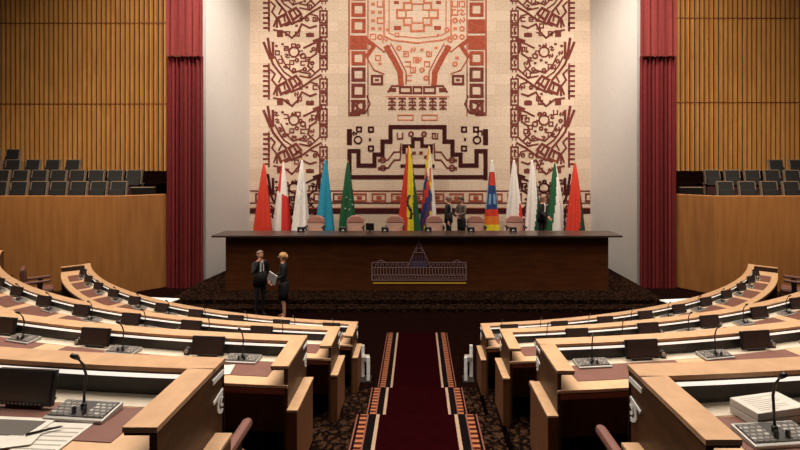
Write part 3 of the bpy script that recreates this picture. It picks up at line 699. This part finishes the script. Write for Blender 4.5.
# ------------------------------------------------------------------ flags
FY = 16.2; FS = F/FY; PZ = 1.22
def flag(label, apx, apy, b0, b1, fn, keys, star=None, FY=16.2):
    FS = F/FY
    X = (apx-417)/FS; zt = EYE+(162-apy)/FS; bx0 = (b0-417)/FS; bx1 = (b1-417)/FS
    t = thing('flag', label, 'flag', ((bx0+bx1)/2, FY, PZ), 0, 'standing flags behind the dais')
    zb = PZ+.2; cb = (bx0+bx1)/2; hw = (bx1-bx0)/2
    m = MB(); n = 56; hN = 44; vs = []; rnd = random.Random(int(apx)); ph = rnd.uniform(0, 6); nf = rnd.choice((5, 6, 7))
    for i in range(hN+1):
        sN = i/hN; z = zt-(zt-zb)*sN
        zl = EYE-(232-162)/F*FY
        s2 = min(1.12, (zt-z)/(zt-zl))
        wd = .03+(hw-.03)*min(1, s2)**.85; c = X+(cb-X)*s2
        for j in range(n):
            a = 2*PI*j/n; fold = 1+.34*math.sin(nf*a+ph+1.5*sN)*min(1, 2*s2)
            vs.append((c+wd*math.cos(a)*(.95+.05*fold), FY+.5*wd*math.sin(a)*fold, z))
    fs = []; mats = []
    for i in range(hN):
        for j in range(n):
            fs.append((i*n+j, i*n+(j+1) % n, (i+1)*n+(j+1) % n, (i+1)*n+j))
            a = 2*PI*(j+.5)/n; u = math.cos(a); s2 = ((i+.5)/hN)*(zt-zb)/(zt-(EYE-(232-162)/F*FY))
            mats.append(keys.index(fn(u, s2)))
    fs += [tuple(range(n-1, -1, -1)), tuple(range(hN*n, hN*n+n))]; mats += [mats[0], mats[-1]]
    o = len(m.v); m.v += vs; m.f += fs; m.m += mats
    m.build('cloth', [FL[q] for q in keys], t, world=True, smooth=True)
    m = MB(); m.tube([(X, FY, zt-.02), ((X+cb)/2, FY, (zt+PZ)/2), (cb, FY, PZ+.03)], .018, 8); m.build('pole', M['gold'], t, world=True)
    m = MB(); m.lathe([(.012, 0), (.022, .03), (.002, .09)], 8, Matrix.Translation((X, FY, zt-.02))); m.build('finial', M['gold'], t, world=True)
    m = MB(); m.lathe([(.17, 0), (.17, .02), (.04, .05), (.03, .1)], 16, Matrix.Translation((cb, FY, PZ))); m.build('flag_stand', M['plastic'], t, world=True)
    if star:
        m = MB()
        for (px, py) in star:
            a, b = (px-417)/FS, EYE+(162-py)/FS; R_ = .035
            s2 = min(1, (zt-b)/(zt-(EYE-70/F*FY))); c = X+(cb-X)*s2; wd = .03+(hw-.03)*s2**.85
            yy = FY-.5*wd*math.sqrt(max(0, 1-((a-c)/wd)**2))*1.16-.01
            pts = [((R_ if q % 2 == 0 else R_*.42)*math.sin(q*PI/5), (R_ if q % 2 == 0 else R_*.42)*math.cos(q*PI/5)) for q in range(10)]
            m.prism(pts, lambda p, k: (a+p[0], yy+(.01 if k else 0), b+p[1]))
        m.build('white_stars', FL['white'], t, world=True)
flag('plain red flag, leftmost of the flags behind the dais', 264, 164, 253, 272, lambda u, s: 'red', ['red'])
flag('white and red quartered flag, second from the left behind the dais', 283, 162, 272, 292, lambda u, s: ('redw' if (u < -.25) else 'white') if s < .45+.05*u else ('white' if u < .0 else 'redw'), ['redw', 'white'], None, 16.65)
def f3(u, s): return 'lblue' if (abs(u-.1-.5*math.sin(s*30)) < .05 and .25 < s < .6) else 'white'
flag('mostly white flag with faint mark, between the quartered and light blue flags', 302, 160, 291, 310, f3, ['white', 'lblue'])
flag('plain light blue flag behind the left part of the dais', 325.5, 160, 315, 335, lambda u, s: 'blue', ['blue'])
flag('green flag with a ring of white stars behind the dais', 348, 162, 338, 357, lambda u, s: 'green', ['green'], [(347, 197), (351, 199.5), (344.5, 203), (352.5, 204.5), (346, 208), (350, 209)])
def f6(u, s):
    if .55 < s < .85 and abs(u-.05+.2*math.sin(s*22)) < .14: return 'dark'
    return 'red' if u < -.25+.1*s else ('yellow' if u < .45+.9*max(0, .7-s)*1.0 else 'green')
flag('tall red, yellow and green flag with dark crest behind dais', 409, 147, 397, 421, f6, ['red', 'yellow', 'green', 'dark'])
WPH = ['white', 'yellow', 'orange', 'red', 'violet', 'navy', 'green', 'white', 'yellow', 'orange', 'red', 'navy', 'violet', 'green']
def f7(u, s): return WPH[int((s*6.2-u*1.8+3.2)) % 7]
def f7b(u, s):
    v = int(round(u*3)) ; w_ = int(s*12); q = int(math.floor((w_+v)*.5+9)) % 6
    return 'white' if u > .8-.5*s else (['yellow', 'white', 'orange'][q % 3] if s < .42+.25*u else ['navy', 'violet', 'yellow', 'orange', 'navy', 'red'][q])
flag('rainbow checked flag of diagonal colour steps, beside the red yellow green flag', 429, 147, 419, 438, f7b, ['white', 'yellow', 'orange', 'navy', 'violet', 'red'], None, 16.75)
def f8(u, s):
    if s < .16: return 'white'
    if s < .36: return 'red' if abs(u) < .8 else 'navy'
    if s < .68:
        return 'lblue' if (abs(abs(u)-.45) < .18 and .48 < s < .6) else ('navy' if abs(u) < .86 else 'lblue')
    return 'red' if s < .78 else ('orange' if s < .88 else 'yellow')
flag('banded flag with white tip, red, navy blue, orange and yellow hem', 492, 160, 483, 500, f8, ['white', 'red', 'navy', 'lblue', 'orange', 'yellow'])
flag('white flag with red lower right corner', 514, 160, 504, 524, lambda u, s: 'redw' if (s > .6 and u > 1.3-1.25*s+.1) else 'white', ['white', 'redw'])
flag('white flag with dark green lower right edge', 532, 160, 524, 543, lambda u, s: 'dgreen' if u > 1.25-1.35*s+.05 else 'white', ['white', 'dgreen'])
flag('flag with dark green left half and white right half behind dais', 555, 163, 545, 567, lambda u, s: 'green' if u < .35-.85*s+.2*(s < .2) else ('dark' if u > 1.45-.85*s else 'white'), ['green', 'white', 'dark'], None, 16.75)
flag('orange red flag with green lower right corner, rightmost behind the dais', 575, 163, 565, 585, lambda u, s: 'dgreen' if u > 1.35-1.25*s+.1 else 'red', ['red', 'dgreen'])

# ------------------------------------------------------------------ chairs, consoles behind and on the dais
def make_pchair():
    t = thing('presidium_chair', '', 'chair')
    m = MB(); m.prism([(-.24, .74), (-.21, .9), (-.1, 1.0), (.1, 1.0), (.21, .9), (.24, .74)], lambda p, k: (p[0]*1.32, -.05 if k == 0 else .07, p[1])); m.build('headrest', M['pchair'], t, bevel=.03)
    m = MB(); m.box((-.3, -.04, .42), (.3, .06, .75)); m.build('backrest', M['pchairlo'], t, bevel=.03)
    m = MB(); m.box((-.27, -.5, .38), (.27, -.02, .48)); m.build('seat', M['pchair'], t, bevel=.03)
    for s in (-1, 1): m = MB(); m.box((min(s*.28, s*.34), -.42, .6), (max(s*.28, s*.34), .02, .66)); m.box((min(s*.29, s*.33), -.2, .36), (max(s*.29, s*.33), -.12, .6)); m.build('armrest', M['chairdark'], t, bevel=.01)
    m = MB(); m.lathe([(.26, 0), (.26, .03), (.05, .07), (.04, .38)], 14, Matrix.Translation((0, -.22, 0))); m.build('pedestal', M['chairdark'], t)
    return t
pc0 = make_pchair()
CH = [(316, 'in front of the light blue flag'), (355.5, 'in front of the green starred flag'), (395, 'left of the red yellow green flag'), (434.5, 'in front of the rainbow checked flag'), (475.5, 'left of the banded navy flag'), (514.5, 'in front of the white and red flag')]
for px, where in CH:
    put(pc0, ((px-417)/F*15.35, 15.35, PZ), 0, 'dusty pink high-backed chair behind the dais, '+where, 'presidium chairs')
def make_console():
    t = thing('desk_console', '', 'console')
    m = MB(); m.prism([(-.04, 0), (.05, 0), (.05, .15), (-.01, .15), (-.03, .13)], lambda p, k: (-.11 if k == 0 else .11, p[0], p[1])); m.build('body', M['plastic'], t, bevel=.006)
    m = MB()
    m.prism([(-.06, .03), (0, .085), (.06, .03), (.04, .02), (0, .05), (-.04, .02)], lambda p, k: (p[0]*.8, -.055 if k == 0 else -.03, p[1])); m.build('white_card', M['white'], t)
    return t
co0 = make_console()
CO = [(301, 'left of the first pink chair'), (343, 'below the green starred flag'), (385, 'left of the chair by the red yellow green flag'), (428, 'in front of the rainbow flag chair'), (471, 'in front of the chair left of the banded flag'), (513, 'in front of the chair by the white and red flag')]
for px, where in CO:
    put(co0, ((px-417)/F*13.75, 13.75, 1.9105), 0, 'dark console on dais top, '+where, 'dais consoles')
t = thing('dais_monitor', 'black square screen on the dais top right of the green starred flag', 'monitor', ((370-417)/F*13.8, 13.8, 1.9105))
m = MB(); m.box((-.13, -.015, .03), (.13, .02, .26)); m.build('housing', M['plastic'], t, bevel=.006)
m = MB(); m.box((-.06, -.05, 0), (.06, .05, .012)); m.box((-.02, .0, .01), (.02, .02, .06)); m.build('stand', M['plastic'], t)

# ------------------------------------------------------------------ people
def person(label, loc, rz, H, arms, skirt=False, hair='hairdark', top='suit', head_turn=0, bald=False, shirt=True, lean=0, bottom='suit'):
    t = thing('person', label, 'person', loc, rz)
    k = H/1.76
    V = []; Ed = []; Rd = []
    def v(p, r, par=None):
        V.append(Vector(p)*k); Rd.append((r[0]*k, r[1]*k) if isinstance(r, tuple) else (r*k, r*k))
        if par is not None: Ed.append((par, len(V)-1))
        return len(V)-1
    ly = lean
    pel = v((0, 0, .96), (.15, .11)); ab = v((0, -.01-ly*.3, 1.12), (.14, .105), pel); chst = v((0, -ly*.7, 1.3), (.165, .115), ab)
    up = v((0, .005-ly, 1.43), (.12, .085), chst); nk = v((0, -.005-ly, 1.5), (.055, .055), up)
    h0 = v((0, -.02-ly, 1.57), (.07, .078), nk); h1 = v((0, -.022-ly, 1.645), (.082, .098), h0); h2 = v((0, -.012-ly, 1.715), (.06, .075), h1)
    wr = []
    for s, (el, wrp) in zip((-1, 1), arms):
        sh = v((s*.185, .0-ly, 1.42), .062, up); e = v(el, .047, sh); e2 = v(Vector(el).lerp(Vector(wrp), .55), .04, e); w_ = v(wrp, .029, e2)
        dirv = (Vector(wrp)-Vector(el)).normalized(); hd = v(Vector(wrp)+dirv*.06, (.036, .024), w_); hd2 = v(Vector(wrp)+dirv*.1, (.034, .018), hd); wr.append((Vector(wrp), dirv))
    for s in (-1, 1):
        hp = v((s*.085, 0, .9), .085, pel); th = v((s*.09, -.01, .7), .075, hp); kn = v((s*.092, -.015, .5), .054, th); cf = v((s*.094, .015, .34), .052 if not skirt else .046, kn)
        an = v((s*.095, .02, .09), .036, cf); ft = v((s*.1, -.05, .045), (.04, .032), an); to = v((s*.105, -.15, .033), (.036, .022), ft)
    me = bpy.data.meshes.new('body'); me.from_pydata(V, Ed, []); o = bpy.data.objects.new('body_tmp', me); COL.objects.link(o)
    o.modifiers.new('skin', 'SKIN'); 
    sd = me.skin_vertices[0].data
    for i, r in enumerate(Rd): sd[i].radius = r; sd[i].use_root = (i == 0)
    sb = o.modifiers.new('sub', 'SUBSURF'); sb.levels = 2; sb.render_levels = 2
    dg = bpy.context.evaluated_depsgraph_get(); dg.update()
    nm = bpy.data.meshes.new_from_object(o.evaluated_get(dg)); bpy.data.objects.remove(o)
    m = MB(); m.v = [tuple(p.co) for p in nm.vertices]
    mats = [M['skin'], M[top], M['white'], M[bottom], M['shoe'], M['hairdark']]
    for p in nm.polygons:
        c = p.center/k; i = 1
        if c.z > 1.485+.02*(c.y > 0) and abs(c.x) < .12: i = 0
        elif c.z < .07: i = 4
        elif c.z < .93 and abs(c.x) < .3: i = 0 if (skirt and c.z < .6) else 3
        for (q, dv) in wr:
            if (c-q).dot(dv) > 0 and (c-q).length < .16: i = 0
        if i == 1 and shirt and c.y < -.05-ly*.5 and abs(c.x) < .02+.1*(c.z-1.12) and 1.12 < c.z: i = 2
        m.f.append(tuple(p.vertices)); m.m.append(i)
    # fingers and thumb
    m.cur = 0
    for s, (q, dv) in zip((-1, 1), wr):
        side = dv.cross(Vector((0, -1, 0))); side = side.normalized() if side.length > .1 else Vector((1, 0, 0)); up_ = side.cross(dv)
        b0 = q+dv*.1
        for j, L_ in enumerate((.06, .075, .07, .055)):
            st = b0+side*(.02*(j-1.5)); m.tube([st*k, (st+dv*L_*.55+up_*.006)*k, (st+dv*L_*.85+up_*.03)*k], [.009*k, .0085*k, .006*k], 6)
        st = q+dv*.045+side*.032; m.tube([st*k, (st+side*.025+dv*.03)*k, (st+side*.028+dv*.06+up_*.01)*k], [.011*k, .01*k, .007*k], 6)
    # face: nose, ears, eyes, mouth
    fy = -.115-ly
    m.tube([(0, fy-.003, 1.66*1), (0, fy-.022, 1.622), (0, fy, 1.615)] if k == 1 else [Vector((0, fy-.003, 1.66))*k, Vector((0, fy-.022, 1.622))*k, Vector((0, fy, 1.615))*k], [.009*k, .014*k, .01*k], 6)
    for s in (-1, 1):
        m.cur = 0; m.ball(Vector((s*.083, -.015-ly, 1.635))*k, .03*k, 8, (.35, .7, 1))
        m.cur = 5; m.ball(Vector((s*.032, fy+.008, 1.655))*k, .0105*k, 8)
    m.cur = 5; m.box(Vector((-.022, fy-.001, 1.588))*k, Vector((.022, fy+.02, 1.593))*k)
    bpy.data.meshes.remove(nm)
    b = m.build('body', mats, t, smooth=True)
    if head_turn:
        ax = Vector((0, -.015-ly, 0))*k; rot = Matrix.Rotation(head_turn, 4, 'Z')
        for vv in b.data.vertices:
            if vv.co.z > 1.5*k and abs(vv.co.x) < .14*k and (vv.co-Vector((0, 0, vv.co.z))).length < .19*k:
                f = min(1, (vv.co.z/k-1.5)/.06); c = vv.co-ax; r = Matrix.Rotation(head_turn*f, 4, 'Z') @ c; vv.co = r+ax
    # hair
    m = MB(); n = 20; vs = []; fs = []; rings = 9
    for i in range(rings):
        ph = i/(rings-1)*PI*(.56 if not bald else .42)
        for j in range(n):
            a = 2*PI*j/n; front = max(0, -math.sin(a)); back = max(0, math.sin(a))
            pe = ph*(1-.38*front+.35*back)
            vs.append(Vector((.095*math.sin(pe)*math.cos(a), .112*math.sin(pe)*math.sin(a)+.012*back, .098*math.cos(pe))))
    for i in range(rings-1):
        for j in range(n): fs.append((i*n+j, i*n+(j+1) % n, (i+1)*n+(j+1) % n, (i+1)*n+j))
    rot = Matrix.Rotation(head_turn, 3, 'Z')
    m.add([(rot @ p + Vector((0, -.015-ly, 1.66)))*k for p in vs], fs)
    if skirt: m.ball((rot @ Vector((0, .1, .02))+Vector((0, -.015-ly, 1.62)))*k, .055*k, 10, (1.2, .8, 1.1))
    m.build('hair', M[hair], t, smooth=True)
    if skirt:
        m = MB(); prof = [(.155, 1.0), (.175, .9), (.165, .7), (.15, .52), (.145, .52), (.14, 1.0)]
        m.lathe([(r*k, z*k) for r, z in prof], 20, Matrix.Diagonal((1.05, .82, 1, 1))); m.build('skirt', M['suit'], t, smooth=True)
    else:
        m = MB(); prof = [(.165, 1.2), (.17, 1.05), (.185, .86), (.18, .86), (.15, 1.2)]
        m.lathe([(r*k, z*k) for r, z in prof], 20, Matrix.Translation((0, -lean*.2, 0)) @ Matrix.Diagonal((1.05, .78, 1, 1))); m.build('jacket_skirt', M[top], t, smooth=True)
        if shirt:
            m = MB(); m.prism([(-.012, 1.46), (.012, 1.46), (.02, 1.2), (0, 1.16), (-.02, 1.2)], lambda p, q: (p[0]*k, (-.128-ly if q == 0 else -.118-ly)*k, p[1]*k)); m.build('necktie', M['suit'], t)
    return t
def front(px, d): return (px-417)/F*d
rest = lambda s: ((s*.25, .02, 1.16), (s*.26, -.06, .93))
person('man in black suit with hand raised to his face, before the dais', (front(260, 11.6), 11.6, 0), math.radians(48), 1.76, (((-.28, -.15, 1.21), (-.125, -.15, 1.5)), rest(1)), hair='hairgrey', bald=True)
wp = (front(283.5, 11.45), 11.45, 0)
person('blond woman in black dress holding a white folder before the dais', wp, math.radians(-70), 1.74, (((-.22, -.03, 1.17), (-.1, -.25, 1.12)), ((.22, -.02, 1.17), (.11, -.25, 1.06))), skirt=True, hair='hairblond', head_turn=math.radians(-20), shirt=False)
t = thing('folder', 'white folder held by the blond woman before the dais', 'folder', (wp[0]-.27, wp[1]-.16, .98), math.radians(-15))
m = MB(); xf = Matrix.Rotation(math.radians(28), 4, 'Y') @ Matrix.Rotation(math.radians(20), 4, 'X')
m.box((-.13, -.012, 0), (.13, .0, .33), xf); m.build('cover', M['white'], t); m = MB(); m.box((-.12, .0, .01), (.12, .012, .32), xf); m.build('pages', M['white'], t)
person('man in black suit standing behind the dais by the rainbow checked flag', (front(448.5, 14.6), 14.6, PZ), math.radians(70), 1.76, (rest(-1), ((.24, -.06, 1.15), (.16, -.24, 1.05))), hair='hairgrey')
person('woman in dark skirt and grey brown jacket behind the dais facing the suited man', (front(461.5, 15.1), 15.1, PZ), math.radians(-50), 1.68, (((-.22, -.06, 1.16), (-.08, -.22, 1.16)), ((.22, -.06, 1.16), (.08, -.22, 1.14))), skirt=True, hair='hairdark', top='beigefab', shirt=False)
person('grey-haired man in dark suit behind the dais by the green and white flag', (front(541.5, 14.8), 14.8, PZ), math.radians(50), 1.76, (((-.23, -.08, 1.15), (-.06, -.24, 1.02)), ((.23, -.08, 1.15), (.08, -.24, 1.0))), hair='hairgrey', lean=.04)
